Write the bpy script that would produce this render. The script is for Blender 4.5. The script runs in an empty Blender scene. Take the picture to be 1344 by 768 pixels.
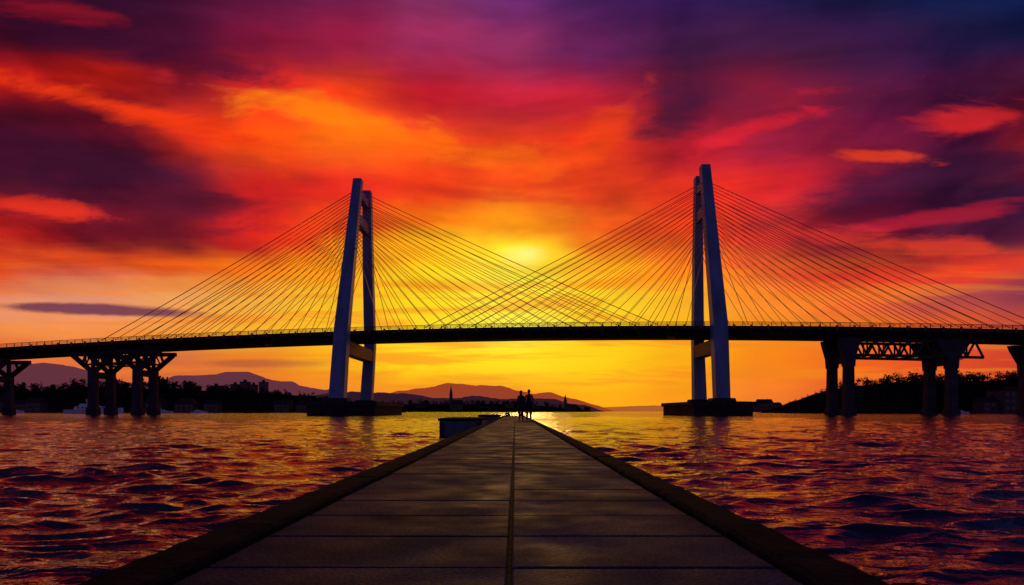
import bpy, bmesh, math, random
import numpy as np
from mathutils import Vector, Matrix
random.seed(7); rng=np.random.default_rng(11)
F=896.0; CX=672.0; HY=540.0; HC=1.1
DZ=0.55   # pier deck height above the water
sc=bpy.context.scene
def lin(c):
    r=[]
    for v in c[:3]:
        v=v/255.0
        r.append(v/12.92 if v<=0.04045 else ((v+0.055)/1.055)**2.4)
    return (r[0],r[1],r[2],1.0)

# ---------------------------------------------------------------- helpers
def link(ob,parent=None):
    sc.collection.objects.link(ob)
    if parent: ob.parent=parent
    return ob
def empty(name,loc=(0,0,0)):
    e=bpy.data.objects.new(name,None); e.location=loc; e.empty_display_size=1
    return link(e)
def obj_bm(name,bm,mats,parent=None,smooth=False,loc=None):
    bmesh.ops.recalc_face_normals(bm,faces=bm.faces[:])
    me=bpy.data.meshes.new(name); bm.to_mesh(me); bm.free()
    if smooth:
        for p in me.polygons: p.use_smooth=True
    for m in (mats if isinstance(mats,(list,tuple)) else [mats]): me.materials.append(m)
    ob=bpy.data.objects.new(name,me)
    if loc: ob.location=loc
    return link(ob,parent)
def box(bm,x0,x1,y0,y1,z0,z1,mi=0):
    vs=[bm.verts.new(p) for p in [(x0,y0,z0),(x1,y0,z0),(x1,y1,z0),(x0,y1,z0),(x0,y0,z1),(x1,y0,z1),(x1,y1,z1),(x0,y1,z1)]]
    for f in [(0,3,2,1),(4,5,6,7),(0,1,5,4),(1,2,6,5),(2,3,7,6),(3,0,4,7)]:
        fc=bm.faces.new([vs[i] for i in f]); fc.material_index=mi
    return vs
def loft(bm,secs,ch=0.12,mi=0):
    rings=[]
    for (cx,cy,cz,wx,wy) in secs:
        a=wx/2;b=wy/2;c=ch*min(wx,wy)
        pts=[(-a+c,-b),(a-c,-b),(a,-b+c),(a,b-c),(a-c,b),(-a+c,b),(-a,b-c),(-a,-b+c)]
        rings.append([bm.verts.new((cx+p[0],cy+p[1],cz)) for p in pts])
    for r0,r1 in zip(rings,rings[1:]):
        for i in range(8):
            j=(i+1)%8
            f=bm.faces.new([r0[i],r0[j],r1[j],r1[i]]); f.material_index=mi
    bm.faces.new(rings[0][::-1]).material_index=mi; bm.faces.new(rings[-1]).material_index=mi
def strut(bm,p0,p1,w,n=4,w1=None,mi=0):
    p0=Vector(p0);p1=Vector(p1); d=(p1-p0).normalized()
    up=Vector((0,0,1)) if abs(d.z)<0.95 else Vector((0,1,0))
    a=d.cross(up).normalized(); b=d.cross(a).normalized()
    w1=w if w1 is None else w1
    R=[]
    for p,ww in ((p0,w),(p1,w1)):
        R.append([bm.verts.new(p+(a*math.cos(t)+b*math.sin(t))*ww*0.7071) for t in [math.pi/n+2*math.pi*k/n for k in range(n)]])
    for i in range(n):
        j=(i+1)%n; bm.faces.new([R[0][i],R[0][j],R[1][j],R[1][i]]).material_index=mi
    bm.faces.new(R[0][::-1]).material_index=mi; bm.faces.new(R[1]).material_index=mi

# ---------------------------------------------------------------- materials
def mat(name,col,rough=0.7,metal=0.0,var=0.25,scale=1.0,bump=0.0,bscale=20.0,emis=None,col2=None,stretch=(1,1,1),spec=0.5):
    m=bpy.data.materials.new(name); m.use_nodes=True
    nt=m.node_tree; N=nt.nodes; L=nt.links; b=N['Principled BSDF']
    tc=N.new('ShaderNodeTexCoord'); mp=N.new('ShaderNodeMapping'); mp.inputs['Scale'].default_value=stretch
    L.new(tc.outputs['Object'],mp.inputs[0])
    n=N.new('ShaderNodeTexNoise'); n.inputs['Scale'].default_value=scale; n.inputs['Detail'].default_value=4; n.inputs['Roughness'].default_value=0.65
    L.new(mp.outputs[0],n.inputs['Vector'])
    r=N.new('ShaderNodeValToRGB'); c=col; c2=col2 or tuple(min(1,v*(1+var)) for v in c)
    r.color_ramp.elements[0].position=0.3; r.color_ramp.elements[1].position=0.7
    r.color_ramp.elements[0].color=(c[0]*(1-var),c[1]*(1-var),c[2]*(1-var),1); r.color_ramp.elements[1].color=(c2[0],c2[1],c2[2],1)
    L.new(n.outputs['Fac'],r.inputs[0]); L.new(r.outputs[0],b.inputs['Base Color'])
    b.inputs['Roughness'].default_value=rough; b.inputs['Metallic'].default_value=metal
    b.inputs['Specular IOR Level'].default_value=spec
    if bump>0:
        n2=N.new('ShaderNodeTexNoise'); n2.inputs['Scale'].default_value=bscale; n2.inputs['Detail'].default_value=6
        L.new(mp.outputs[0],n2.inputs['Vector'])
        bp=N.new('ShaderNodeBump'); bp.inputs['Strength'].default_value=0.8; bp.inputs['Distance'].default_value=bump
        L.new(n2.outputs['Fac'],bp.inputs['Height']); L.new(bp.outputs[0],b.inputs['Normal'])
    if emis:
        b.inputs['Emission Color'].default_value=(emis[0],emis[1],emis[2],1); b.inputs['Emission Strength'].default_value=1.0
    return m
M_tower=mat('painted_steel_blue',(0.14,0.215,0.40),0.5,0.0,0.35,0.25,0.02,1.5,stretch=(1,1,0.25),spec=0.4)
M_deck=mat('bridge_steel_dark',(0.04,0.028,0.035),0.7,0.0,0.3,0.3,spec=0.2)
M_rust=mat('crossbeam_paint',(0.30,0.09,0.05),0.6,0.0,0.3,0.3,spec=0.3)
M_conc=mat('weathered_concrete',(0.05,0.045,0.065),0.85,0,0.35,0.4,0.05,2,spec=0.2)
M_cdark=mat('caisson_concrete',(0.035,0.03,0.035),0.9,0,0.4,0.5,0.1,2,spec=0.2)
M_cable=mat('cable_sheath',(0.85,0.26,0.07),0.4,0.0,0.1,1)
M_land=mat('shore_ground',(0.012,0.012,0.012),0.95,0,0.4,0.05,spec=0.0)
M_leaf=mat('foliage',(0.028,0.028,0.024),0.95,0,0.5,0.2,spec=0.0)
M_trunk=mat('bark',(0.04,0.03,0.025),0.95,spec=0.1)
M_wall=mat('building_wall',(0.10,0.08,0.085),0.9,0,0.2,0.3,spec=0.1)
M_roof=mat('roof_tile',(0.05,0.035,0.035),0.9,0,0.2,0.5,spec=0.1)
M_glass=mat('window_glass',(0.02,0.02,0.03),0.15)
M_white=mat('boat_paint',(0.8,0.8,0.82),0.4,0,0.05)

# ---------------------------------------------------------------- world / sky
def build_world():
    w=bpy.data.worlds.new("World"); sc.world=w; w.use_nodes=True
    try: w.cycles.sampling_method='NONE'
    except Exception as ex: print(ex)
    nt=w.node_tree; N=nt.nodes; L=nt.links; N.clear()
    out=N.new('ShaderNodeOutputWorld'); bg=N.new('ShaderNodeBackground'); L.new(bg.outputs[0],out.inputs[0])
    def setin(s,v):
        if isinstance(v,bpy.types.NodeSocket): L.new(v,s)
        else: s.default_value=v
    def m(op,a,b=None,c=None,clamp=False):
        n=N.new('ShaderNodeMath'); n.operation=op; n.use_clamp=clamp
        setin(n.inputs[0],a)
        if b is not None: setin(n.inputs[1],b)
        if c is not None: setin(n.inputs[2],c)
        return n.outputs[0]
    def mr(v,a,b,c=0.0,d=1.0,sm=True):
        n=N.new('ShaderNodeMapRange'); n.interpolation_type='SMOOTHSTEP' if sm else 'LINEAR'
        setin(n.inputs[0],v); n.inputs[1].default_value=a;n.inputs[2].default_value=b;n.inputs[3].default_value=c;n.inputs[4].default_value=d
        return n.outputs[0]
    def comb(x,y,z):
        n=N.new('ShaderNodeCombineXYZ'); setin(n.inputs[0],x);setin(n.inputs[1],y);setin(n.inputs[2],z); return n.outputs[0]
    def noise(vec,scale,det=6,rough=0.55,dist=0.0):
        n=N.new('ShaderNodeTexNoise'); L.new(vec,n.inputs['Vector']); n.inputs['Scale'].default_value=scale
        n.inputs['Detail'].default_value=det;n.inputs['Roughness'].default_value=rough;n.inputs['Distortion'].default_value=dist
        return n
    def mix(f,a,b,mode='MIX'):
        n=N.new('ShaderNodeMix'); n.data_type='RGBA'; n.blend_type=mode
        setin(n.inputs[0],f); setin(n.inputs[6],a); setin(n.inputs[7],b); return n.outputs[2]
    tc=N.new('ShaderNodeTexCoord'); sp=N.new('ShaderNodeSeparateXYZ'); L.new(tc.outputs['Generated'],sp.inputs[0])
    x,y,z=sp.outputs
    h=m('MAXIMUM',m('SQRT',m('ADD',m('MULTIPLY',x,x),m('MULTIPLY',y,y))),0.001)
    az=m('ARCTAN2',x,y)
    cosa=m('MAXIMUM',m('DIVIDE',y,h),0.7)
    v=m('DIVIDE',m('DIVIDE',z,h),cosa)
    v=m('MAXIMUM',v,0.0)
    # cloud layer coordinates (a flat layer overhead, perspective converges to the horizon)
    zz=m('ADD',m('MAXIMUM',z,0.0),0.16)
    px=m('DIVIDE',x,zz); py=m('DIVIDE',y,zz)
    pl=comb(px,m('MULTIPLY',py,0.75),0.0)
    nw=noise(pl,1.2,4,0.50,0.1)
    sw=N.new('ShaderNodeSeparateColor'); L.new(nw.outputs['Color'],sw.inputs[0])
    amp=mr(v,0.0,0.30,0.12,1.0)
    w1=m('MULTIPLY',m('SUBTRACT',sw.outputs[0],0.5),amp); w2=m('MULTIPLY',m('SUBTRACT',sw.outputs[1],0.5),amp)
    azw=m('ADD',az,m('MULTIPLY',w1,0.22)); vw=m('ADD',v,m('MULTIPLY',w2,0.18))
    fac=m('ADD',m('DIVIDE',azw,2*math.pi),0.5)
    xs=[0,112,224,336,448,560,672,784,896,1008,1120,1232,1344]
    rows=[
     (0,[(30,8,35),(45,10,40),(60,12,45),(95,20,60),(110,30,80),(125,50,110),(100,40,110),(75,30,90),(55,25,80),(35,25,75),(25,22,65),(15,25,70),(12,28,75)]),
     (60,[(70,10,35),(60,10,40),(70,12,45),(110,15,50),(150,25,60),(150,40,85),(150,45,95),(105,30,85),(60,22,65),(65,25,70),(55,20,65),(28,20,60),(15,20,60)]),
     (120,[(190,25,20),(210,35,18),(120,15,35),(200,35,30),(235,60,20),(200,25,40),(200,30,55),(200,30,50),(90,20,50),(120,20,55),(90,20,60),(70,18,50),(60,15,45)]),
     (180,[(75,10,35),(110,15,35),(225,50,20),(245,80,10),(250,110,10),(245,70,15),(235,60,20),(225,50,25),(180,25,40),(150,25,60),(120,20,60),(80,18,55),(140,25,40)]),
     (240,[(70,15,40),(70,18,45),(90,20,45),(200,30,30),(225,40,25),(235,55,15),(240,70,15),(235,60,20),(225,45,30),(190,30,50),(120,20,55),(65,18,50),(50,18,50)]),
     (298,[(190,30,25),(120,18,35),(110,18,35),(190,30,25),(235,70,15),(250,110,5),(255,150,10),(245,90,15),(235,60,20),(225,50,40),(150,25,50),(90,20,50),(80,18,50)]),
     (342,[(225,70,30),(215,60,25),(230,80,15),(240,110,15),(250,150,10),(255,180,10),(255,225,40),(255,170,10),(250,120,20),(240,90,40),(225,60,35),(215,55,35),(220,60,40)]),
     (390,[(235,150,110),(235,150,110),(240,160,90),(245,170,60),(252,190,30),(255,215,20),(255,235,60),(255,215,30),(255,180,30),(250,140,40),(235,100,50),(180,70,70),(130,50,75)]),
     (430,[(240,140,70),(240,140,70),(245,150,50),(250,175,40),(252,195,30),(255,225,40),(255,240,80),(255,215,30),(255,190,20),(250,150,20),(240,120,30),(225,90,40),(190,70,55)]),
     (472,[(225,110,60),(225,115,60),(215,110,60),(230,125,40),(250,170,20),(255,210,10),(255,225,20),(255,205,10),(250,170,10),(245,130,20),(235,95,30),(220,75,35),(200,60,40)]),
     (525,[(215,90,45),(215,90,45),(220,100,45),(225,105,45),(240,130,40),(245,140,20),(250,150,20),(255,175,10),(250,150,20),(240,120,40),(225,85,45),(215,75,45),(200,65,45)])]
    bk=(66,68,122)
    bkh=(90,80,125)
    col=None; prev=None
    for (yy,cols) in rows[::-1]:
        r=N.new('ShaderNodeValToRGB'); r.color_ramp.interpolation='EASE'; e=r.color_ramp.elements
        stops=[]
        b_=bk if yy<300 else bkh
        side0=tuple(0.5*a+0.5*b for a,b in zip(cols[0],b_)); side1=tuple(0.5*a+0.5*b for a,b in zip(cols[-1],b_))
        stops.append((0.0,b_)); stops.append((0.2,b_)); stops.append((0.32,side0))
        for xx,c in zip(xs,cols): stops.append((0.5+math.atan((xx-CX)/F)/(2*math.pi),c))
        stops.append((0.68,side1)); stops.append((0.8,b_)); stops.append((1.0,b_))
        e[0].position=stops[0][0]; e[0].color=lin(stops[0][1]); e[1].position=stops[-1][0]; e[1].color=lin(stops[-1][1])
        for pp,c in stops[1:-1]:
            ne=e.new(pp); ne.color=lin(c)
        L.new(fac,r.inputs[0])
        vv=(HY-yy)/F
        if col is None: col=r.outputs[0]
        else: col=mix(mr(vw,prev,vv),col,r.outputs[0])
        prev=vv
    # zenith
    col=mix(mr(vw,0.62,1.3),col,lin((30,30,72)))
    # individual cloud bodies
    nb=noise(comb(m('MULTIPLY',az,1.0),m('MULTIPLY',v,2.8),0.3),6.5,7,0.62,0.35).outputs['Fac']
    def blob(cx,cy,sx,sy,ang,c,st,rag=1.2,soft=0.9):
        nonlocal col
        a0=math.atan((cx-CX)/F); v0=(HY-cy)/F
        k=math.cos(a0)**2
        du=m('DIVIDE',m('SUBTRACT',az,a0),k); dv=m('SUBTRACT',v,v0)
        t=math.radians(ang); c_,s_=math.cos(t),math.sin(t)
        a=m('ADD',m('MULTIPLY',du,c_*F/sx),m('MULTIPLY',dv,s_*F/sx)); b=m('ADD',m('MULTIPLY',du,-s_*F/sy),m('MULTIPLY',dv,c_*F/sy))
        d=m('SQRT',m('ADD',m('MULTIPLY',a,a),m('MULTIPLY',b,b)))
        d=m('ADD',d,m('MULTIPLY',m('SUBTRACT',nb,0.5),rag*2))
        f=mr(d,1.2,1.2-soft,0.0,st)
        col=mix(f,col,lin(c))
    # light/dark relief in the cloud layer (below the larger bodies)
    n3=noise(pl,2.1,5,0.54,0.15).outputs['Fac']
    hi=mr(v,0.12,0.30,0.0,1.0)
    away=mr(m('ABSOLUTE',m('ADD',az,0.06)),0.12,0.42,0.30,1.0)
    dk=m('MULTIPLY',m('MULTIPLY',mr(n3,0.54,0.36),hi),away)
    col=mix(m('MULTIPLY',dk,0.8),col,mix(1.0,col,(0.32,0.17,0.58,1),'MULTIPLY'))
    lt=m('MULTIPLY',mr(n3,0.50,0.68),mr(v,0.08,0.26,0.15,1.0))
    col=mix(lt,col,mix(1.0,col,(1.35,1.20,0.8,1),'MULTIPLY'))
    # dark bodies
    blob(80,215,200,40,-12,(62,12,42),0.88,1.6,1.0)
    blob(230,265,130,24,-8,(90,16,42),0.75,1.8,1.0)
    blob(150,62,170,24,-10,(58,10,42),0.92,1.4,1.0)
    blob(300,88,90,22,-14,(80,12,44),0.85,1.6,1.0)
    blob(885,150,62,40,40,(66,16,50),0.8,1.7,1.0)
    blob(1190,235,190,26,14,(56,16,50),0.75,1.6,1.0)
    blob(655,258,130,9,-4,(205,42,22),0.5,1.6,0.9)
    # lit bodies
    blob(180,146,210,18,-14,(240,56,12),0.9,1.7,0.9)
    blob(420,150,120,25,-10,(255,125,6),0.85,1.6,1.0)
    blob(600,195,140,24,-10,(254,105,6),0.8,1.6,1.0)
    blob(795,175,70,24,50,(244,64,14),0.7,1.7,1.0)
    blob(720,215,80,20,10,(250,80,10),0.5,1.7,1.0)
    blob(60,272,110,14,-6,(215,45,25),0.85,1.9,0.8)
    blob(1235,325,180,16,-6,(225,55,35),0.7,1.8,0.9)
    blob(985,170,130,14,18,(215,30,45),0.7,1.9,0.9)
    blob(1230,285,130,12,10,(180,25,50),0.6,1.8,0.9)
    blob(1158,205,56,10,-3,(236,62,35),0.9,2.2,0.9)
    blob(1285,155,80,22,14,(205,35,38),0.85,2.8,1.2)
    blob(1060,122,44,12,10,(170,25,50),0.6,2.8,1.0)
    blob(215,95,24,13,0,(190,36,38),0.5,2.2,0.9)
    blob(85,14,95,16,-6,(150,18,38),0.7,2.0,1.1)
    blob(690,334,38,17,0,(255,240,125),0.95,0.9,1.2)
    blob(590,378,170,8,-4,(255,150,3),0.6,1.8,0.9)
    blob(840,368,130,9,5,(255,140,5),0.6,1.8,0.9)
    blob(640,478,170,20,0,(255,222,20),0.5,1.2,1.1)
    # horizontal low bands near horizon
    hb=noise(comb(m('MULTIPLY',az,2.2),m('MULTIPLY',v,26.0),1.7),1.6,4,0.6,0.5).outputs['Fac']
    bandmask=m('MULTIPLY',mr(v,0.0,0.05),mr(v,0.26,0.14))
    col=mix(m('MULTIPLY',bandmask,mr(hb,0.47,0.63,0,0.6)),col,(0.90,0.23,0.01,1))
    blob(140,407,150,8,-3,(105,48,80),0.9,0.9,0.6)
    blob(330,477,90,6,0,(170,75,60),0.55,1.0,0.9)
    # soft streaks: bands that lie level but fall away from the glow on both sides
    vb=m('ADD',v,m('MULTIPLY',m('ABSOLUTE',az),-0.10))
    n5=noise(comb(m('MULTIPLY',az,1.6),m('MULTIPLY',vb,7.5),2.0),2.6,6,0.56,0.25).outputs['Fac']
    wsp=mr(n5,0.32,0.68,0.74,1.24,False)
    wsp=m('ADD',1.0,m('MULTIPLY',m('SUBTRACT',wsp,1.0),mr(v,0.14,0.30,0.2,1.0)))
    col=mix(1.0,col,comb(wsp,wsp,wsp),'MULTIPLY')
    sky=N.new('ShaderNodeTexSky'); sky.sky_type='NISHITA'; sky.sun_disc=False
    sky.sun_elevation=math.radians(12.9); sky.sun_rotation=math.radians(1.2)
    n=N.new('ShaderNodeMix'); n.data_type='RGBA'; n.blend_type='ADD'; n.inputs[0].default_value=0.0004
    L.new(col,n.inputs[6]); L.new(sky.outputs[0],n.inputs[7])
    L.new(n.outputs[2],bg.inputs[0]); bg.inputs[1].default_value=1.0
build_world()

# ---------------------------------------------------------------- sun, camera
sd=bpy.data.lights.new('sun','SUN'); sd.energy=0.26; sd.angle=math.radians(4); sd.color=(1.0,0.50,0.16)
so=bpy.data.objects.new('sun',sd); link(so)
az=math.radians(1.2); el=math.radians(12.9)
sdir=Vector((math.sin(az)*math.cos(el),math.cos(az)*math.cos(el),math.sin(el)))
so.rotation_euler=sdir.to_track_quat('Z','Y').to_euler()
cd=bpy.data.cameras.new('camera'); cam=bpy.data.objects.new('camera',cd); link(cam); sc.camera=cam
cam.location=(0,0,HC); cam.rotation_euler=(math.radians(90),0,0)
cd.lens=24; cd.sensor_width=36; cd.shift_y=156/1344; cd.clip_end=30000; cd.clip_start=0.05
sc.view_settings.view_transform='Standard'; sc.view_settings.look='None'; sc.view_settings.exposure=0

# ---------------------------------------------------------------- water
def build_water():
    A=math.radians(48)
    front=np.linspace(-A,A,900); back=np.linspace(A,2*math.pi-A,50)[1:-1]
    th=np.concatenate([front,back]); nc=len(th)
    r=[0.7]
    while r[-1]<1.9: r.append(r[-1]*1.02)
    while r[-1]<130: r.append(r[-1]*1.0064)
    while r[-1]<14000: r.append(r[-1]*1.06)
    r=np.array(r); nr=len(r)
    R,T=np.meshgrid(r,th,indexing='ij')
    X=R*np.sin(T); Y=R*np.cos(T); Z=np.zeros_like(X); DX=np.zeros_like(X); DY=np.zeros_like(X)
    dth=np.abs(np.gradient(np.concatenate([th])))
    cell=np.maximum(R*0.0064,R*dth[None,:]); cell[R>130]*=7
    nw=110
    WX=X+0.22*np.sin(0.9*Y+1.7*np.sin(0.4*X))+0.06*np.sin(2.3*Y+1.1*X)
    WY=Y+0.22*np.sin(0.7*X+1.3*np.sin(0.5*Y))+0.06*np.sin(2.9*X-0.8*Y)
    for i in range(nw):
        lam=math.exp(rng.uniform(math.log(0.12),math.log(3.4)))
        ang=rng.normal(0.12,0.55)
        k=2*math.pi/lam; kx=k*math.sin(ang); ky=k*math.cos(ang)
        s=0.034*(1.20 if 0.22<lam<1.0 else (0.9 if lam<1.0 else 0.58))
        a=s/k; ph=rng.uniform(0,6.28)
        wgt=np.clip((lam/cell-2.5)/3.5,0,1)
        q=kx*WX+ky*WY+ph
        Z+=a*wgt*np.cos(q); sn=a*wgt*np.sin(q)*0.95
        DX-=sn*kx/k; DY-=sn*ky/k
    mod=0.95+0.28*np.sin(X*0.41+1.3*np.sin(Y*0.21))*np.cos(Y*0.33+X*0.1)
    X=X+DX*mod; Y=Y+DY*mod; Z=Z*mod
    co=np.stack([X,Y,Z],-1).reshape(-1,3)
    co=np.vstack([co,[[0,0,0]]]); ci=len(co)-1
    i0=np.arange(nr-1)[:,None]*nc; j=np.arange(nc)[None,:]; j2=(j+1)%nc
    quads=np.stack([i0+j,i0+j2,i0+nc+j2,i0+nc+j],-1).reshape(-1,4)
    tri=np.stack([np.full(nc,ci),(np.arange(nc)+1)%nc,np.arange(nc)],-1)
    me=bpy.data.meshes.new('water')
    nq=len(quads); nt=len(tri)
    me.vertices.add(len(co)); me.vertices.foreach_set('co',co.ravel())
    me.loops.add(nq*4+nt*3); me.loops.foreach_set('vertex_index',np.concatenate([quads[:,::-1].ravel(),tri[:,::-1].ravel()]).astype(np.int32))
    me.polygons.add(nq+nt)
    ls=np.concatenate([np.arange(nq)*4,nq*4+np.arange(nt)*3]).astype(np.int32)
    me.polygons.foreach_set('loop_start',ls)
    me.polygons.foreach_set('use_smooth',np.ones(nq+nt,dtype=bool))
    me.update(calc_edges=True)
    m=bpy.data.materials.new('sea_water'); m.use_nodes=True
    nt_=m.node_tree;N=nt_.nodes;L=nt_.links;b=N['Principled BSDF']
    b.inputs['Base Color'].default_value=(0.012,0.004,0.008,1); b.inputs['Roughness'].default_value=0.03
    b.inputs['IOR'].default_value=1.45; b.inputs['Specular IOR Level'].default_value=1.0
    tc=N.new('ShaderNodeTexCoord')
    def nz(sx,sy,scale,det,dist):
        mp=N.new('ShaderNodeMapping'); mp.inputs['Scale'].default_value=(sx,sy,1); mp.inputs['Rotation'].default_value=(0,0,0.15)
        L.new(tc.outputs['Object'],mp.inputs[0])
        n=N.new('ShaderNodeTexNoise'); n.inputs['Scale'].default_value=scale; n.inputs['Detail'].default_value=det; n.inputs['Distortion'].default_value=dist
        L.new(mp.outputs[0],n.inputs['Vector']); return n
    n1=nz(0.6,1.25,2.6,5,0.4)
    b1=N.new('ShaderNodeBump'); b1.inputs['Strength'].default_value=1; b1.inputs['Distance'].default_value=0.085
    L.new(n1.outputs['Fac'],b1.inputs['Height']); L.new(b1.outputs[0],b.inputs['Normal'])
    me.materials.append(m)
    link(bpy.data.objects.new('water',me))
build_water()

# ---------------------------------------------------------------- pier
def build_pier():
    root=empty('pier')
    root.rotation_euler=(0,0,-0.0045)
    ms=mat('pier_slab_concrete',(0.044,0.051,0.074),0.7,0,0.55,1.6,0.007,60,spec=0.04)
    nt=ms.node_tree;N=nt.nodes;L=nt.links
    n=N.new('ShaderNodeTexNoise'); n.inputs['Scale'].default_value=3.0; n.inputs['Detail'].default_value=6
    tc=[k for k in N if k.type=='TEX_COORD'][0]; L.new(tc.outputs['Object'],n.inputs['Vector'])
    mrn=N.new('ShaderNodeMapRange'); mrn.inputs[1].default_value=0.3;mrn.inputs[2].default_value=0.7;mrn.inputs[3].default_value=0.55;mrn.inputs[4].default_value=0.9
    L.new(n.outputs['Fac'],mrn.inputs[0]); L.new(mrn.outputs[0],N['Principled BSDF'].inputs['Roughness'])
    rp=[k for k in N if k.type=='VALTORGB'][0]
    ns=N.new('ShaderNodeTexNoise'); ns.inputs['Scale'].default_value=90; ns.inputs['Detail'].default_value=3; L.new(tc.outputs['Object'],ns.inputs['Vector'])
    ms_=N.new('ShaderNodeMapRange'); ms_.inputs[1].default_value=0.35; ms_.inputs[2].default_value=0.68; ms_.inputs[3].default_value=0.5; ms_.inputs[4].default_value=1.6
    L.new(ns.outputs['Fac'],ms_.inputs[0])
    mx=N.new('ShaderNodeMix'); mx.data_type='RGBA'; mx.blend_type='MULTIPLY'; mx.inputs[0].default_value=1
    cb=N.new('ShaderNodeCombineXYZ'); 
    for i in range(3): L.new(ms_.outputs[0],cb.inputs[i])
    L.new(rp.outputs[0],mx.inputs[6]); L.new(cb.outputs[0],mx.inputs[7])
    at_=N.new('ShaderNodeAttribute'); at_.attribute_name='slab_tone'
    mx2=N.new('ShaderNodeMix'); mx2.data_type='RGBA'; mx2.blend_type='MULTIPLY'; mx2.inputs[0].default_value=1
    L.new(mx.outputs[2],mx2.inputs[6]); L.new(at_.outputs['Color'],mx2.inputs[7]); L.new(mx2.outputs[2],N['Principled BSDF'].inputs['Base Color'])
    mk=mat('pier_kerb_concrete',(0.014,0.014,0.018),0.95,0,0.6,3,0.014,22,spec=0.02)
    mb=mat('pier_body_concrete',(0.025,0.023,0.027),0.85,0,0.4,1.0,0.03,6,spec=0.1)
    y0,y1=-3.0,84.0
    xl,xm,xr=-1.10,-0.02,0.93
    bm=bmesh.new(); cl=bm.loops.layers.float_color.new('slab_tone')
    yy=y0; k=0
    while yy<y1-0.1:
        for (a,b) in ((xl,xm),(xm,xr)):
            g=0.009; dz=rng.uniform(-0.003,0.003); t1=rng.uniform(-0.002,0.002)
            c=0.007; Z=DZ+dz; tone=rng.uniform(.75,1.25)
            x0_,x1_=a+g,b-g; ya,yb=yy+g,yy+0.6-g
            lo=[bm.verts.new(p) for p in [(x0_,ya,DZ-.09),(x1_,ya,DZ-.09),(x1_,yb,DZ-.09),(x0_,yb,DZ-.09)]]
            md=[bm.verts.new(p) for p in [(x0_,ya,Z-c),(x1_,ya,Z-c+t1),(x1_,yb,Z-c+t1),(x0_,yb,Z-c)]]
            tp=[bm.verts.new(p) for p in [(x0_+c,ya+c,Z),(x1_-c,ya+c,Z+t1),(x1_-c,yb-c,Z+t1),(x0_+c,yb-c,Z)]]
            fs=[]
            for r0,r1 in ((lo,md),(md,tp)):
                for i in range(4):
                    j=(i+1)%4; fs.append(bm.faces.new([r0[i],r0[j],r1[j],r1[i]]))
            fs.append(bm.faces.new(tp))
            for f in fs:
                for lp in f.loops: lp[cl]=(tone,tone,tone,1)
        yy+=0.6
    obj_bm('slabs',bm,ms,root)
    bm=bmesh.new(); box(bm,xl-.20,xr+.18,y0,y1+.15,-1.5,DZ-0.06); obj_bm('body',bm,mb,root)
    bm=bmesh.new()
    for side in (-1,1):
        xa,xb=(xl-.225,xl-.004) if side<0 else (xr+.004,xr+.205)
        yy=y0
        while yy<y1:
            n=10; Ls=1.2
            rings=[]
            for i in range(n+1):
                t=yy+0.006+(Ls-0.012)*i/n
                j=lambda s: rng.uniform(-s,s)
                hh=DZ+0.035+j(.004)
                rings.append([bm.verts.new(p) for p in [(xa+j(.010),t,DZ-.30),(xa+j(.008),t,hh-.018+j(.004)),(xa+.018+j(.006),t,hh),(xb-.018+j(.004),t,hh+j(.003)),(xb,t,hh-.016),(xb,t,DZ-.055)]])
            for r0,r1 in zip(rings,rings[1:]):
                for i in range(6):
                    q=(i+1)%6; bm.faces.new([r0[i],r0[q],r1[q],r1[i]])
            bm.faces.new(rings[0]); bm.faces.new(rings[-1][::-1])
            yy+=Ls
    obj_bm('kerbs',bm,mk,root)
    bm=bmesh.new()
    for (bx,by) in ((-0.9,74),(-0.75,82),(0.75,83)):
        loft(bm,[(bx,by,DZ-.02,.30,.30),(bx,by,DZ+.32,.20,.20),(bx,by,DZ+.34,.32,.32),(bx,by,DZ+.44,.32,.32)],0.29)
    obj_bm('bollards',bm,mk,root)
    mp=mat('platform_concrete',(0.08,0.12,0.17),0.7,0,0.3,1.0,0.02,8)
    def plat(xa,xb,ya,yb,zt):
        r=empty('mooring_platform')
        bm=bmesh.new(); box(bm,xa,xb,ya,yb,-1.5,zt-.12); obj_bm('block',bm,mp,r)
        bm=bmesh.new(); box(bm,xa-.06,xb+.0,ya-.06,yb+.06,zt-.119,zt); obj_bm('cap_slab',bm,mk,r)
        bm=bmesh.new()
        for t in (0.06,0.94):
            x=xa+(xb-xa)*t; box(bm,x-.07,x+.07,ya-.14,ya-.003,-.4,zt-.2)
        obj_bm('fenders',bm,mb,r)
    plat(-3.15,-1.30,29.6,36,0.80)
    plat(-2.75,-1.12,56,66,0.80)
build_pier()

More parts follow.
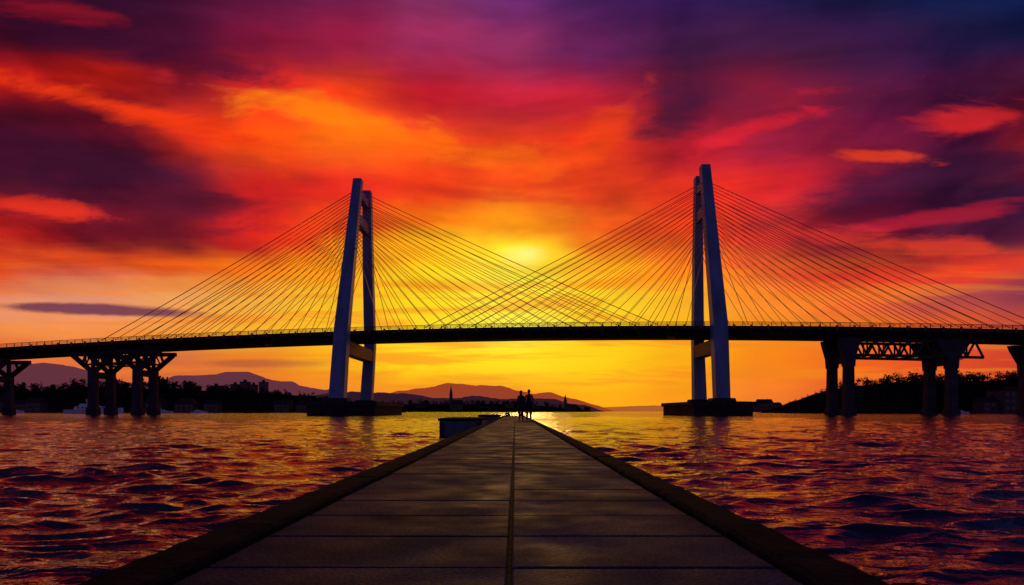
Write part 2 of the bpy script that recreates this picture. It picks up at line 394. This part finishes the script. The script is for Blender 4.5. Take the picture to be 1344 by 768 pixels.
# ---------------------------------------------------------------- bridge
def build_bridge():
    root=empty('cable_stayed_bridge')
    xs_=[-330,-158,-108,-46,0,55,132,300]; zs_=[13.5,21.9,23.6,25.0,26.1,25.6,23.2,15]
    cf=np.polyfit(xs_,zs_,4)
    zt=lambda X: float(np.polyval(cf,X))
    D0=lambda X: 204-0.113*(X+46.2)
    HW=7.0
    bm=bmesh.new(); prof=[(-HW,0.0),(-HW,-1.1),(-HW+2.2,-1.9),(-HW+3.2,-2.9),(HW-3.2,-2.9),(HW-2.2,-1.9),(HW,-1.1),(HW,0.0)]
    rings=[]
    X=-300
    while X<=270:
        rings.append([bm.verts.new((X,D0(X)+a,zt(X)-1.0+b)) for a,b in prof]); X+=5
    for r0,r1 in zip(rings,rings[1:]):
        for i in range(8):
            j=(i+1)%8; bm.faces.new([r0[i],r0[j],r1[j],r1[i]])
    bm.faces.new(rings[0]); bm.faces.new(rings[-1][::-1])
    obj_bm('deck',bm,M_deck,root)
    bm=bmesh.new()
    for k in range(-60,54):
        X=k*5.0
        z=zt(X)-1.0
        box(bm,X-.2,X+.2,D0(X)-HW+.5,D0(X)+HW-.5,z-2.4,z-1.3)
    obj_bm('floor_beams',bm,M_deck,root)
    bm=bmesh.new()
    for s in (-1,1):
        X=-300.
        while X<265:
            a=Vector((X,D0(X)+s*(HW-.15),zt(X))); b=Vector((X+5,D0(X+5)+s*(HW-.15),zt(X+5)))
            for dz,w in ((0.0,0.16),(-0.35,0.12),(-0.7,0.12)):
                strut(bm,a+Vector((0,0,dz)),b+Vector((0,0,dz)),w)
            for t in (0,0.5):
                p=a.lerp(b,t); strut(bm,p+Vector((0,0,-1.0)),p+Vector((0,0,.07)),.14)
            X+=5
    obj_bm('railings',bm,M_deck,root)
    bm=bmesh.new()
    for k in range(-34,35):
        X=k*4.4+3; 
        for s in (-1,1):
            y=D0(X)+s*(HW+.02); z=zt(X)-1.0; y0,y1=(y-.3,y) if s<0 else (y,y+.3)
            box(bm,X-.25,X+.25,y0,y1,z-.9,z+.35)
    for X in (-14.5,-72,44):
        z=zt(X)-3.9; box(bm,X-1.0,X+1.0,D0(X)-5.4,D0(X)-4.4,z-.7,z+0.02); strut(bm,(X-.9,D0(X)-4.9,z-.05),(X-.9,D0(X)-4.9,z+1.5),.15); strut(bm,(X+.9,D0(X)-4.9,z-.05),(X+.9,D0(X)-4.9,z+1.5),.15)
    obj_bm('anchor_boxes',bm,M_rust,root)
    T=[dict(X=-46.2,near=[(180.5,3,4.0,4.4),(186.0,24,3.7,4.2),(205.0,70.6,2.5,3.2)],
            far=[(216.5,3,3.6,4.0),(222.5,22.5,3.3,4.0),(219.5,48,3.1,3.6),(218.0,71.2,2.6,3.2)],cais=(-44.3,198.5,17.5,54)),
       dict(X=55.6,near=[(181.0,3,3.7,4.2),(183.3,24,3.9,4.2),(197.0,71.9,2.6,3.2)],
            far=[(202.5,3,3.7,4.0),(204.5,22.5,3.1,3.8),(204.4,48,2.5,3.4),(203.8,70.9,2.1,3.0)],cais=(54.0,192.0,15.0,44))]
    def at(pl,z):
        zs=[p[1] for p in pl]; return float(np.interp(z,zs,[p[0] for p in pl])), float(np.interp(z,zs,[p[2] for p in pl]))
    for t in T:
        X=t['X']
        bm=bmesh.new()
        loft(bm,[(X,d,z,wx,wy) for d,z,wx,wy in t['near']],0.10)
        obj_bm('tower_leg_near_side',bm,M_tower,root)
        bm=bmesh.new()
        loft(bm,[(X,d,z,wx,wy) for d,z,wx,wy in t['far']],0.10)
        obj_bm('tower_leg_far_side',bm,M_tower,root)
        bm=bmesh.new()
        dn,_=at(t['near'],19); df,_=at(t['far'],19)
        box(bm,X-1.5,X+1.5,dn+1.2,df-1.2,16.9,20.6)
        obj_bm('crossbeam',bm,M_rust,root)
        bm=bmesh.new()
        for zc,hh in ((58.5,1.6),(66.5,1.2)):
            dn,_=at(t['near'],zc); df,_=at(t['far'],zc)
            box(bm,X-.9,X+.9,dn+1.0,df-1.0,zc-hh,zc+hh)
        obj_bm('upper_crossbeams',bm,M_tower,root)
        cx,cy,wx,wy=t['cais']
        bm=bmesh.new()
        loft(bm,[(cx,cy,-3,wx,wy),(cx,cy,2.6,wx,wy)],0.28)
        loft(bm,[(cx,cy,2.55,wx+1.2,wy+1.2),(cx,cy,3.6,wx+1.2,wy+1.2)],0.28)
        dn=t['near'][0][0]; df=t['far'][0][0]
        for d in (dn,df): loft(bm,[(X,d,3.55,6.6,7.0),(X,d,4.6,6.0,6.4)],0.2)
        for k in range(7):
            xx=cx-wx/2+wx*(0.18+0.64*k/6); box(bm,xx-.18,xx+.18,cy-wy/2-.4,cy-wy/2-.01,-.6,2.4)
        obj_bm('caisson',bm,M_cdark,root)
    bm=bmesh.new()
    N=17
    for t,ends in ((T[0],(-124.0,40.0)),(T[1],(-25.0,139.0))):
        X=t['X']
        for pl,s in ((t['near'],-1),(t['far'],1)):
            for e in ends:
                for k in range(N):
                    f=k/(N-1)
                    Xa=X+(e-X)*(1-f*0.90)
                    za=66.5-18.0*f
                    d,w=at(pl,za)
                    a=Vector((X+math.copysign(w*.45,e-X),d,za))
                    b=Vector((Xa,D0(Xa)+s*(HW-.1),zt(Xa)-.75))
                    pts=[]
                    Lh=(b-a).length
                    for q in range(7):
                        u=q/6; p=a.lerp(b,u); p.z-=Lh*0.006*4*u*(1-u); pts.append(p)
                    for p,q in zip(pts,pts[1:]): strut(bm,p,q,0.125 if k else 0.17,4)
    obj_bm('stay_cables',bm,M_cable,root)
    def vpier(X,Dc,ztop,span,colw=2.4,head=5.0,name='approach_pier'):
        bm=bmesh.new()
        for dy in (-4.6,4.6):
            y=Dc+dy
            loft(bm,[(X,y,-2,colw*1.25,colw*1.3),(X,y,2.2,colw*1.25,colw*1.3),(X,y,2.25,colw,colw),(X,y,ztop-head,colw*.9,colw)],0.12)
            for s in (-1,1):
                strut(bm,(X,y,ztop-head-.6),(X+s*span,y,ztop-.9),1.2)
                strut(bm,(X+s*span*0.52,y,ztop-head*.5-.6),(X+s*span*0.35,y,ztop-.6),0.6)
            strut(bm,(X,y,ztop-head),(X,y,ztop-.8),.9)
            strut(bm,(X-span-.9,y,ztop-.6),(X+span+.9,y,ztop-.6),1.2)
        box(bm,X-.9,X+.9,Dc-3.6,Dc+3.6,ztop-head-2.2,ztop-head-.3)
        obj_bm(name,bm,M_conc,root)
    for X in (-128.0,-113.5):
        vpier(X,D0(X),zt(X)-3.9,6.2,2.5,5.6)
    for X in (-163.5,-176,-215,-229): vpier(X,D0(X),zt(X)-3.9,6.0)
    def colpier(X,ztop,flare,dy0=4.7):
        bm=bmesh.new(); Dc=D0(X)
        for dy in (-dy0,dy0):
            y=Dc+dy
            loft(bm,[(X,y,-2,3.2,3.6),(X,y,1.8,3.2,3.6),(X,y,1.85,2.5,2.8),(X,y,ztop-7.5,2.2,2.6)],0.12)
            loft(bm,[(X,y,ztop-7.6,2.6,2.8),(X,y,ztop-5.0,3.0,2.8),(X,y,ztop-1.4,2.4+1.7*flare,2.6),(X,y,ztop,2.6+2*flare,2.6)],0.08)
        box(bm,X-.7,X+.7,Dc-dy0+1,Dc+dy0-1,ztop-6.6,ztop-4.8)
        obj_bm('approach_pier',bm,M_conc,root)
    def truss(Xa,Xb,n,dep=8.4,yo=5.2,k=1.0):
        bm=bmesh.new()
        for s in (-1,1):
            for i in range(n):
                xa=Xa+(Xb-Xa)*i/n; xb=Xa+(Xb-Xa)*(i+1)/n; xm=(xa+xb)/2
                y=lambda x:D0(x)+s*yo
                top=lambda x:Vector((x,y(x),zt(x)-4.2)); bot=lambda x:Vector((x,y(x),zt(x)-dep))
                strut(bm,top(xa),top(xb),.7*k); strut(bm,bot(xa),bot(xb),.7*k)
                strut(bm,bot(xa),top(xm),.45*k); strut(bm,top(xm),bot(xb),.45*k)
                strut(bm,bot(xa),top(xa),.35*k)
                if s<0:
                    strut(bm,bot(xa),bot(xa)+Vector((0,2*yo,0)),.35*k)
                    strut(bm,bot(xa),bot(xb)+Vector((0,2*yo,0)),.22*k)
        obj_bm('truss_span',bm,M_deck,root)
    colpier(90.6,zt(90)-3.9,1.6)
    colpier(116.4,zt(116)-3.9,3.4)
    colpier(141.0,zt(141)-3.9,3.0)
    for X in (168,195,222): colpier(X,zt(X)-3.9,2.6)
    truss(91,124,8)
    truss(-129.5,-112,5,7.6,5.9,.75)
build_bridge()

# ---------------------------------------------------------------- land
def fbm1(x,seed,octs=6,base=1.0):
    r=np.random.default_rng(seed); out=np.zeros_like(x); a=1; f=base
    for o in range(octs):
        ph=r.uniform(0,6.28,3); ff=f*r.uniform(.8,1.2,3)
        for p,q in zip(ph,ff): out+=a*np.sin(x*q+p)/3
        a*=.5; f*=2
    return out
def ridge(name,pts,D,thick,mat_,n=300,rough=0.0,seed=1,rows=8,parent=None,base=0.02):
    px=np.array([p[0] for p in pts],float); py=np.array([p[1] for p in pts],float)
    t=np.linspace(px[0],px[-1],n); hy=np.interp(t,px,py)
    X=(t-CX)/F*D; Zc=HC+(HY-hy)/F*D
    Zc=Zc+rough*fbm1(t,seed,6,base)*D/F
    co=[];
    for r in range(rows+1):
        u=r/rows; 
        y=D-thick*0.5+thick*u
        prof=math.sin(math.pi*u)**0.7
        wob=1+0.10*fbm1(t+r*37,seed+3,4,0.05)*(0 if r==rows//2 else 1)
        Z=-2+(Zc+2)*prof*wob
        co.append(np.stack([X,np.full(n,y),Z],-1))
    co=np.array(co).reshape(-1,3)
    me=bpy.data.meshes.new(name)
    fs=[(r*n+i,r*n+i+1,(r+1)*n+i+1,(r+1)*n+i) for r in range(rows) for i in range(n-1)]
    me.from_pydata(co.tolist(),[],fs); me.materials.append(mat_)
    for p in me.polygons: p.use_smooth=True
    ob=bpy.data.objects.new(name,me)
    def hf(x,y):
        zc=float(np.interp(x,X,Zc)); u=min(max((y-(D-thick*.5))/thick,0),1)
        return -2+(zc+2)*math.sin(math.pi*u)**0.7
    return link(ob,parent), hf
M_mtL=mat('rock_haze_glow_violet',(0.05,0.03,0.04),1.0,0,0.2,0.002,emis=(0.12,0.030,0.045),spec=0)  # emission stands in for lit aerial haze, here and on the next two
M_mtC=mat('rock_haze_glow_orange',(0.05,0.03,0.03),1.0,0,0.2,0.002,emis=(0.32,0.050,0.018),spec=0)
M_mtF=mat('rock_haze_glow_far',(0.05,0.03,0.03),1.0,0,0.2,0.002,emis=(0.42,0.11,0.02),spec=0)
M_hillM=mat('hill_haze_glow',(0.02,0.014,0.02),1.0,0,0.2,0.005,emis=(0.028,0.009,0.018),spec=0)  # weaker haze glow, also put in as emission on the hill surface
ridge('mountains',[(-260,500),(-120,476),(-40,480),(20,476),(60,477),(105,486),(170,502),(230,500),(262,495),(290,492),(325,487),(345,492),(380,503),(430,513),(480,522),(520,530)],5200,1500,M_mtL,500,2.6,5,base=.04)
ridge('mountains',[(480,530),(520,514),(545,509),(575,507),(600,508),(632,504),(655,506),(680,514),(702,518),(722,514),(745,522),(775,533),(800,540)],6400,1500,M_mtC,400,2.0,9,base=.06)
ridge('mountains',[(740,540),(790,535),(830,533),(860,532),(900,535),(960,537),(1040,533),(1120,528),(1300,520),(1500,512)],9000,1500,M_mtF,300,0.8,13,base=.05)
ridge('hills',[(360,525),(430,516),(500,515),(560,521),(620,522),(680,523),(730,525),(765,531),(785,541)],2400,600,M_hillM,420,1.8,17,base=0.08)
_,hL=ridge('shore_terrain',[(-420,495),(-200,500),(0,512),(60,513),(130,510),(220,512),(300,512),(400,520),(440,527),(480,534),(520,538)],620,150,M_land,400,1.2,21)
_,hR=ridge('shore_terrain',[(1015,543),(1035,535),(1060,524),(1100,512),(1140,504),(1200,501),(1300,500),(1344,498),(1600,494),(1800,496)],430,110,M_land,300,1.0,25)
_,hC=ridge('shore_terrain',[(470,541),(500,531),(560,530),(640,531),(720,534),(760,538),(790,542)],1500,200,M_land,300,1.2,29)
_,hC2=ridge('shore_terrain',[(900,542),(940,538),(990,536),(1040,533),(1100,530)],1300,200,M_land,200,0.6,33)

def tree_mass(name,trees,leafs=110):
    V=[];Fc=[];MI=[]
    for (x,y,z,h,w) in trees:
        tw=h*0.025
        def tube(p,q,a,b):
            s=len(V)
            for (c,rr) in ((p,a),(q,b)):
                for k in range(4):
                    t=k*math.pi/2; V.append((c[0]+rr*math.cos(t),c[1]+rr*math.sin(t),c[2]))
            for k in range(4):
                j=(k+1)%4; Fc.append((s+k,s+j,s+4+j,s+4+k)); MI.append(1)
        tube((x,y,z-1),(x,y,z+h*.65),tw,tw*.4)
        nc=random.randint(6,9); cl=[]
        for k in range(nc):
            a=random.uniform(0,6.28); rr=random.uniform(.05,.30)*w; zz=z+h*random.uniform(.22,.84)
            sh=1.0-0.5*abs((zz-z)/h-.5)
            c=(x+rr*math.cos(a)*sh,y+rr*math.sin(a)*sh,zz); cl.append((c,w*random.uniform(.16,.30)))
            if k<3: tube((x,y,z+h*.3),c,tw*.4,tw*.15)
        for k in range(leafs):
            c,r=random.choice(cl)
            d=Vector((random.gauss(0,1),random.gauss(0,1),random.gauss(0,1))).normalized()*r*random.uniform(.3,1.1)
            p=Vector(c)+d; s=h*random.uniform(.035,.085)
            u=Vector((random.gauss(0,1),random.gauss(0,1),random.gauss(0,1))).normalized(); t=u.orthogonal().normalized(); b=u.cross(t)
            i=len(V)
            for q in (t+b*.3,b-t*.2,-t-b*.4,t*.3-b): V.append(tuple(p+q*s))
            Fc.append((i,i+1,i+2,i+3)); MI.append(0)
    me=bpy.data.meshes.new(name); me.from_pydata(V,[],Fc); me.materials.append(M_leaf); me.materials.append(M_trunk)
    me.polygons.foreach_set('material_index',MI)
    link(bpy.data.objects.new(name,me))
tr=[]
for k in range(620):
    px=random.uniform(-160,425); D=random.uniform(552,640); x=(px-CX)/F*D
    e=1.0-0.45*max(0,(px-240)/180)
    big=random.random()<.15
    h=random.uniform(5.5,9)*e*(1.35 if 180<px<260 else 1)*(1.35 if big else 1)
    tr.append((x,D,hL(x,D)-1.5,h,h*random.uniform(.6,1.2)))
for k in range(110):
    px=random.uniform(400,515); D=random.uniform(555,630); x=(px-CX)/F*D; tr.append((x,D,hL(x,D)-1,random.uniform(3,6),random.uniform(4,7)))
tree_mass('tree_line',tr,75)
tr=[]
for k in range(620):
    px=random.uniform(1024,1520); D=random.uniform(380,440); x=(px-CX)/F*D
    e=min(1,0.35+(px-1024)/120)
    h=random.uniform(3.5,6.5)*e*(1.3 if random.random()<.15 else 1)
    tr.append((x,D,hR(x,D)-.8,h,h*random.uniform(.7,1.3)))
tree_mass('tree_line',tr,75)
tr=[]
for k in range(230):
    px=random.uniform(480,775); D=random.uniform(1420,1520); x=(px-CX)/F*D; tr.append((x,D,max(0,hC(x,D)-3),random.uniform(7,15),random.uniform(9,20)))
for k in range(70):
    px=random.uniform(935,1090); D=random.uniform(1240,1310); x=(px-CX)/F*D; tr.append((x,D,max(0,hC2(x,D)-2),random.uniform(5,10),random.uniform(8,15)))
tree_mass('tree_line',tr,60)

# ---------------------------------------------------------------- buildings
def building(name,px,D,w,dp,zb,h,roof='flat',floors=4,cols=5):
    x=(px-CX)/F*D; r=empty(name,(x,D,zb))
    bm=bmesh.new(); box(bm,-w/2,w/2,-dp/2,dp/2,-3,h); obj_bm('walls',bm,M_wall,r)
    bm=bmesh.new()
    if roof=='flat':
        box(bm,-w/2-.3,w/2+.3,-dp/2-.3,dp/2+.3,h+.003,h+.6); box(bm,-w*.15,w*.12,-dp*.2,dp*.2,h+.6,h+2.6)
    else:
        rh=w*.28; e=.5
        vs=[bm.verts.new(p) for p in [(-w/2-e,-dp/2-e,h),(w/2+e,-dp/2-e,h),(w/2+e,dp/2+e,h),(-w/2-e,dp/2+e,h),(-w/2-e if roof=='gable' else -w/4,0,h+rh),(w/2+e if roof=='gable' else w/4,0,h+rh)]]
        for f in [(0,1,5,4),(2,3,4,5),(1,2,5),(3,0,4),(3,2,1,0)]: bm.faces.new([vs[i] for i in f])
        box(bm,w*.2,w*.2+.9,-.4,.5,h+.3,h+rh+1.0)
    obj_bm('roof',bm,M_roof,r)
    bm=bmesh.new()
    for f in range(floors):
        for c in range(cols):
            cx=-w/2+w*(c+.5)/cols; z=h*(f+.35)/floors; ww=w/cols*.28; hh=h/floors*.26
            box(bm,cx-ww,cx+ww,-dp/2-.05,-dp/2-.003,z-hh*.4,z+hh*1.5)
    obj_bm('windows',bm,M_glass,r)
    bm=bmesh.new(); box(bm,-.6,.6,-dp/2-.12,-dp/2-.055,-.2,2.1); obj_bm('door',bm,M_roof,r)
for (px,w,h,rf) in [(8,14,8,'hip'),(30,10,6,'gable'),(48,12,7,'gable'),(205,13,7,'gable'),(245,16,6,'hip'),(280,11,6,'gable'),(372,12,6,'gable'),(402,14,5,'hip')]:
    building('house',px,540,w,9,1.0,h,rf,2,4)
for (px,w,h) in [(309,6,9),(322,7,12),(333,5,10),(346,6,13),(284,8,7)]:
    x=(px-CX)/F*620; building('apartment_building',px,650,w,9,hL(x,620)-2,h,'flat',5,3)
for (px,w,h) in [(520,26,16),(552,20,13),(640,34,10),(668,22,14),(700,28,9)]:
    building('apartment_building',px,1440,w,16,1,h,'flat',4,6)
for (px,w,h) in [(988,18,12),(1003,26,15),(1018,16,12)]:
    building('warehouse',px,1240,w,20,1,h,'gable',2,4)
building('waterfront_building',1330,368,20,14,1.0,11,'flat',3,6)
building('house',1296,368,10,9,1.0,5,'gable',2,3)
def church(px,D,H):
    x=(px-CX)/F*D; r=empty('church',(x,D,1))
    bm=bmesh.new(); box(bm,3.2,24,-6,6,-2,H*.28); box(bm,-3,3.1,-3,3,-2,H*.6); obj_bm('walls',bm,M_wall,r)
    bm=bmesh.new()
    vs=[bm.verts.new(p) for p in [(-3.3,-3.3,H*.6),(3.3,-3.3,H*.6),(3.3,3.3,H*.6),(-3.3,3.3,H*.6),(0,0,H)]]
    for f in [(0,1,4),(1,2,4),(2,3,4),(3,0,4),(3,2,1,0)]: bm.faces.new([vs[i] for i in f])
    vs=[bm.verts.new(p) for p in [(3.2,-6.6,H*.28),(24.5,-6.6,H*.28),(24.5,6.6,H*.28),(3.2,6.6,H*.28),(3.2,0,H*.42),(24.5,0,H*.42)]]
    for f in [(0,1,5,4),(2,3,4,5),(1,2,5),(3,0,4),(3,2,1,0)]: bm.faces.new([vs[i] for i in f])
    obj_bm('spire_and_roof',bm,M_roof,r)
    bm=bmesh.new()
    for z in (.2,.35,.5): box(bm,-.8,.8,-3.06,-3.003,H*z,H*z+3)
    for c in range(4): box(bm,6+c*4.5,7.6+c*4.5,-6.06,-6.003,2,H*.2)
    obj_bm('windows',bm,M_glass,r)
church(592,1420,56); church(742,1430,36)

# ---------------------------------------------------------------- boats
def boat(px,D,Lb,hd=0.0):
    x=(px-CX)/F*D; r=empty('motor_yacht',(x,D,0)); r.rotation_euler=(0,0,hd)
    bm=bmesh.new(); n=14; rings=[]
    for i in range(n+1):
        u=i/n; xx=-Lb/2+Lb*u; b=Lb*.13*(1-max(0,(u-.55)/.45)**2)+.02; sh=Lb*.075+Lb*.035*u*u
        rings.append([bm.verts.new(p) for p in [(xx,-b,sh),(xx,-b*.85,0.1),(xx-.0,0,-Lb*.03),(xx,b*.85,.1),(xx,b,sh)]])
    for a,c in zip(rings,rings[1:]):
        for i in range(4): bm.faces.new([a[i],a[i+1],c[i+1],c[i]])
        bm.faces.new([a[4],a[0],c[0],c[4]])
    bm.faces.new(rings[0]); bm.faces.new(rings[-1])
    obj_bm('hull',bm,M_white,r)
    bm=bmesh.new(); q=Lb
    loft(bm,[(-.05*q,0,q*.078,q*.62,q*.18),(-.07*q,0,q*.135,q*.52,q*.165)],.2)
    loft(bm,[(-.1*q,0,q*.136,q*.34,q*.15),(-.12*q,0,q*.185,q*.27,q*.13)],.2)
    strut(bm,(-.14*q,0,q*.18),(-.16*q,0,q*.27),q*.008)
    strut(bm,(-.16*q,-q*.03,q*.23),(-.16*q,q*.03,q*.23),q*.006)
    obj_bm('cabin',bm,M_white,r)
    bm=bmesh.new()
    for i in range(7):
        xx=-.28*q+i*.075*q; box(bm,xx,xx+.05*q,-q*.0925,-q*.086,q*.098,q*.118)
    obj_bm('windows',bm,M_glass,r)
boat(125,330,26,0.1); boat(20,420,13,-.2); boat(215,450,12,.1); boat(262,470,11,.0)
boat(1262,330,9,0.2)

# ---------------------------------------------------------------- people
def person(loc,H,coat,legs,hair,female=False,phase=1,inner=1,yaw=0.0):
    s=H/1.75; r=empty('person',loc); r.rotation_euler=(0,0,yaw)
    mc=mat('coat_cloth',coat,.9,0,.2,6,spec=.1); ml=mat('trouser_cloth',legs,.9,0,.2,8,spec=.1); mh=mat('hair',hair,.7); mk=mat('skin_tone',(.35,.2,.14),.6); mshoe=mat('shoe_leather',(.02,.015,.015),.5)
    sw=0.155 if female else 0.185
    V=[];E=[];R=[]
    def v(p,rad,par=None):
        V.append(Vector(p)*s); R.append((rad[0]*s,rad[1]*s) if isinstance(rad,tuple) else (rad*s,rad*s))
        if par is not None: E.append((par,len(V)-1))
        return len(V)-1
    pel=v((0,0,.95),(.15,.11)); wa=v((0,0,1.10),(.135,.105),pel); ch=v((0,.0,1.28),(.165,.12),wa); sh=v((0,0,1.42),(.11,.09),ch); nk=v((0,.015,1.50),.055,sh); v((0,.02,1.57),.052,nk)
    wr=[]
    for sd in (-1,1):
        a=v((sd*sw,0,1.40),.060,sh)
        if sd==inner: b=v((sd*(sw+.045),.0,1.14),.047,a); c=v((sd*(sw+.075),.12,.93),.034,b)
        else: b=v((sd*(sw+.045),-.04,1.13),.048,a); c=v((sd*(sw+.05),.06,.88),.035,b)
        wr.append((sd,V[c]/s,(V[c]-V[b]).normalized()))
        hp=v((sd*.095,0,.88),.095,pel); st=phase*sd*.16
        kn=v((sd*.10,st*.55+.03,.50),.070,hp); an=v((sd*.10,st-(0.06 if st<0 else 0),.11 if st<0 else .09),.048,kn); 
        hl=v((sd*.10,st+.05-(0.06 if st<0 else 0),.045),.042,an); v((sd*.11,st+.16-(0.06 if st<0 else 0),.035),.035,hl)
    me=bpy.data.meshes.new('body'); me.from_pydata([tuple(p) for p in V],E,[]); ob=bpy.data.objects.new('body_tmp',me); link(ob)
    md=ob.modifiers.new('skin','SKIN'); md.use_smooth_shade=True
    for i,sv in enumerate(me.skin_vertices[0].data): sv.radius=R[i]; sv.use_root=(i==0)
    ss=ob.modifiers.new('sub','SUBSURF'); ss.levels=2; ss.render_levels=2
    dg=bpy.context.evaluated_depsgraph_get(); nm=bpy.data.meshes.new_from_object(ob.evaluated_get(dg)); bpy.data.objects.remove(ob)
    nm.materials.clear()
    for m_ in (mc,ml,mk,mshoe): nm.materials.append(m_)
    for p in nm.polygons:
        z=p.center.z/s; p.use_smooth=True
        ax=abs(p.center.x)/s
        p.material_index = 2 if z>1.52 else (3 if z<.09 else (1 if (z<.86 and ax<.2) else 0))
    link(bpy.data.objects.new('body',nm),r)
    bm=bmesh.new(); rings=[]
    hem=((1.12,.165,.125),(.95,.185,.145),(.80,.195,.155),(.66,.20,.165)) if female else ((1.12,.165,.125),(.98,.172,.135),(.86,.178,.14),(.80,.180,.14))
    for z,rx,ry in hem:
        rings.append([bm.verts.new((rx*s*math.cos(t)*(1+.04*math.sin(5*t)),ry*s*math.sin(t),z*s)) for t in [2*math.pi*k/20 for k in range(20)]])
    for a,b in zip(rings,rings[1:]):
        for i in range(20): bm.faces.new([a[i],a[(i+1)%20],b[(i+1)%20],b[i]])
    obj_bm('coat_hem',bm,mc,r,True)
    hz=1.65*s
    bm=bmesh.new(); bmesh.ops.create_uvsphere(bm,u_segments=20,v_segments=14,radius=1)
    for q in bm.verts:
        x,y,z=q.co; jaw=1-.28*max(0,-z)
        q.co=Vector((x*.078*jaw,y*.095*(1-.1*max(0,-z)),z*.118))*s+Vector((0,.02*s,hz))
    obj_bm('head',bm,mk,r,True)
    bm=bmesh.new()
    for (c,rad) in (((0,.118,-.01),(.012,.02,.022)),((-.03,.105,.012),(.012,.008,.007)),((.03,.105,.012),(.012,.008,.007)),((0,.105,-.05),(.024,.008,.007)),((-.08,.015,-.005),(.01,.02,.03)),((.08,.015,-.005),(.01,.02,.03))):
        bmesh.ops.create_uvsphere(bm,u_segments=8,v_segments=6,radius=1,matrix=Matrix.Translation(Vector((c[0],c[1],c[2]))*s+Vector((0,0,hz)))@Matrix.Diagonal(Vector(rad)*s).to_4x4())
    obj_bm('nose_eyes_mouth_ears',bm,mk,r,True)
    bm=bmesh.new(); bmesh.ops.create_uvsphere(bm,u_segments=20,v_segments=14,radius=1)
    for q in bm.verts:
        x,y,z=q.co
        if y>.35 and z<.35: y=.35
        dn=(-z)*(.22 if female else .11) if z<0 else z*.128
        q.co=Vector((x*(.088 if z>0 or female else .082),y*.104-.004,-dn if z<0 else dn))*s+Vector((0,.012*s,hz+.01*s))
    obj_bm('hair',bm,mh,r,True)
    for sd,wp,dr in wr:
        Vh=[];Eh=[];Rh=[]
        def hv(p,rad,par=None):
            Vh.append(p*s);Rh.append(rad*s)
            if par is not None: Eh.append((par,len(Vh)-1))
            return len(Vh)-1
        f=Vector((0,1,0)); f=(f-dr*f.dot(dr)).normalized(); nrm=dr.cross(f)*sd
        w0=hv(wp,.026); pm=hv(wp+dr*.05,.030,w0)
        for i,(o,l) in enumerate(((.03,.068),(.011,.076),(-.010,.070),(-.029,.056))):
            k=hv(wp+dr*.085+f*o,.0095,pm); k2=hv(wp+dr*(.085+l*.5)+f*o+nrm*(-.008),.0088,k); hv(wp+dr*(.085+l*.95)+f*o-nrm*.022,.0075,k2)
        t1=hv(wp+dr*.035+f*.035,.011,w0); t2=hv(wp+dr*.07+f*.055,.0095,t1); hv(wp+dr*.098+f*.058-nrm*.008,.008,t2)
        mh_=bpy.data.meshes.new('hand'); mh_.from_pydata([tuple(p) for p in Vh],Eh,[]); oh=bpy.data.objects.new('hand',mh_); link(oh,r)
        mh_.materials.append(mk); m1=oh.modifiers.new('skin','SKIN'); m1.use_smooth_shade=True
        for i,sv in enumerate(mh_.skin_vertices[0].data): sv.radius=(Rh[i],Rh[i]); sv.use_root=(i==0)
        oh.modifiers.new('sub','SUBSURF').levels=1
person((0.54,41.0,DZ+.003),1.78,(.03,.02,.03),(.02,.02,.03),(.02,.012,.01),True,1,1)
person((1.02,41.1,DZ+.003),1.84,(.025,.025,.035),(.02,.02,.03),(.015,.01,.01),False,-1,-1)
